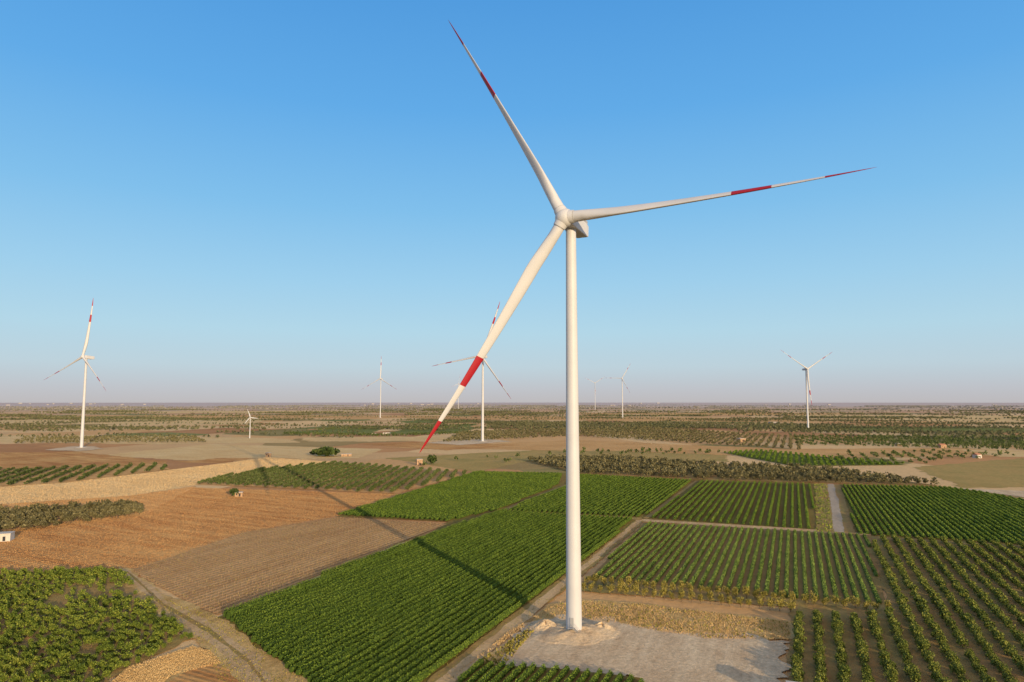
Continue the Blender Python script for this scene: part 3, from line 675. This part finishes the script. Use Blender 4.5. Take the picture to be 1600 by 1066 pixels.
def mound(cx,cy,r0,h,label,seed,name='gravel_mound',flat=.3,mat='gravel'):
    r=np.random.default_rng(seed); nr,na_=24,80; V=[];
    for i in range(nr+1):
        q_=i/nr
        for j in range(na_):
            a=2*math.pi*j/na_; rr=r0*q_*(1+.10*math.sin(a*2+seed)+.06*math.sin(a*5+seed*2)+.03*math.sin(a*11+seed)); z=h*(1 if q_<flat else (math.cos((q_-flat)/(1-flat)*math.pi)*.5+.5))
            z=z*(1+.22*math.sin(a*3+seed)+.1*math.sin(a*7+q_*9))+r.normal()*.045*h*(q_<.97)
            V.append((cx+rr*math.cos(a),cy+rr*math.sin(a),z+.50-.3*max(0,(q_-.93)/.07)))
    F=[[i*na_+j,(i+1)*na_+j,(i+1)*na_+(j+1)%na_,i*na_+(j+1)%na_] for i in range(nr) for j in range(na_)]
    link(name,np_mesh(name,np.array(V),np.array(F),M[mat],True),label=label,cat='gravel heap')
mound(b0[0],b0[1],12,1.1,'low mound of pale gravel packed around the foot of the big tower',1)
x,y=g(868,985); mound(x-3,y+1,5.5,1.7,'small heap of gravel on the left of the big tower foot',2,flat=.1)
x,y=g(940,985); mound(x,y,4.8,1.4,'small heap of gravel on the right of the big tower foot',3,flat=.1)
GT='distant wind turbines'
for nm,bp,hp,tips,lab,kw in (
 ('wind_turbine',(127,700),(132,556),[(167,614),(146,467),(68,596)],'tall white turbine with red banded blades at the far left of the photo',{}),
 ('wind_turbine',(754,690),(757,557),[(798,623),(781,470),(673,572)],'white turbine partly behind the lower blade of the nearest one',{}),
 ('wind_turbine',(594,653),(596,592),[(620,608),(596,556),(564,609)],'small far turbine between the leftmost one and the centre, one blade straight up',{}),
 ('wind_turbine',(973,653),(971,592),[(983,611),(986,568),(941,591)],'far turbine right of the big tower, taller of the close pair',{}),
 ('wind_turbine',(930,641),(929,597),[(946,592),(911,591),(932,617)],'fainter farther turbine of the close pair right of the big tower',{}),
 ('wind_turbine',(716,640),(717,601),[(727,608),(718,583),(705,603)],'tiny far turbine just left of the lower blade tip region',{}),
 ('wind_turbine',(1263,671),(1261,578),[(1306,547),(1223,546),(1271,632)],'white turbine standing alone at the right side of the plain',{}),
 ('wind_turbine',(390,685),(390,652),[(404,654),(386,640),(381,663)],'very small old turbine standing low on the tan field',dict(rt=(5,3),small=True,white=True,cf=2.6)),
 ):
    b=g(*bp); p=fit(b,hp,tips,5.0*((.2) if kw else 1),.04); turbine(nm,b,p,lab,group=GT,ovh=5.0,pitch=0 if kw else 38,**kw)

# ------------------------------------------------------------------ buildings
def house(px,py,w_,d_,h,rz,wall,label,gable=False,name='farm_building',cat='building',group=None,door=True,roofm='concrete'):
    x,y=g(px,py); o=link(name,None,label=label,cat=cat,group=group,loc=(x,y,0),rz=R(rz))
    mb=MB(); box(mb,(0,0,h/2),(w_,d_,h)); wl=link('wall',mb.mesh('wall',[wall]),o)
    mb=MB()
    if gable:
        e=.3; V=[(-w_/2-e,-d_/2-e,h+.01),(w_/2+e,-d_/2-e,h+.01),(w_/2+e,d_/2+e,h+.01),(-w_/2-e,d_/2+e,h+.01),(-w_/2-e,0,h+d_*.28),(w_/2+e,0,h+d_*.28)]
        mb.add(V,[[0,1,5,4],[2,3,4,5],[0,3,2,1]]); mb.add(V,[[0,4,3],[1,2,5]])
        link('roof',mb.mesh('roof',[M['tile']]),o)
    else:
        box(mb,(0,0,h+.15),(w_+.3,d_+.3,.3)); link('roof',mb.mesh('roof',[M[roofm]]),o)
    if door:
        mb=MB(); box(mb,(w_*.15,-d_/2-.02,1.3),(1.1,.08,2.1)); link('door',mb.mesh('door',[M['darkm']]),o)
        mb=MB(); box(mb,(-w_*.25,-d_/2-.02,h*.6),(.9,.08,.9)); link('window',mb.mesh('window',[M['darkm']]),o)
house(5,845,7,6,3.4,20,M['plaster'],'white hut cut by the left edge of the photo')
house(373,776,5,4,2.8,15,M['stone'],'small stone hut in the brown field beside a dark shrub')
house(419,714,6,5,4.5,10,M['stone'],'small square stone hut at the edge of the tower shadow')
house(655,727,6,5,6,20,M['stone'],'stone ruin beside the dark tree left of the tower')
house(541,713,12,6,2.6,15,M['stone'],'low pale building just right of the big dark tree')
house(1527,716,8,6,4,25,M['plaster'],'small white hut at the right edge of the plain',gable=True)
house(1472,700,9,7,4,10,M['stone'],'small brown farmhouse at the upper right',gable=True)
house(1404,697,7,6,3.4,10,M['stone'],'tiny pale hut left of the small brown farmhouse')
house(604,679,14,8,3.6,5,M['plaster'],'white farm building beside the green fields on the left plain')
house(585,680,10,8,3.2,5,M['stone'],'second pale farm building, left of the white one by the green fields')
house(1158,690,12,9,5,25,M['stone'],'pale farmhouse in the olive wood behind the tower')
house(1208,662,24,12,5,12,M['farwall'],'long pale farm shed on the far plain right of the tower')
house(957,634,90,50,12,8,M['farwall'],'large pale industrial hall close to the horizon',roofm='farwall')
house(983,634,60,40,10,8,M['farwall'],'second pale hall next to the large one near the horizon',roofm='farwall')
house(1243,1101,3.2,4.5,3.6,-20,M['plaster'],'unseen hut added below the frame to cast the shadow across the gravel',name='unseen_shadow_hut',cat='added shadow caster')  # out-of-frame hut added only to throw a shadow onto the gravel
for k in range(30):
    px=random.choice([random.uniform(10,230),random.uniform(560,760),random.uniform(1000,1590)]); py=random.uniform(630.3,634)
    s_=g(px,py)[1]/4000
    house(px,py,random.uniform(6,20)*s_,8*s_,random.uniform(3,5)*s_,random.uniform(0,60),M['farwall'],'small pale building in the thin line along the horizon',group='pale buildings along the horizon',door=False,name='distant_building',roofm='farwall')
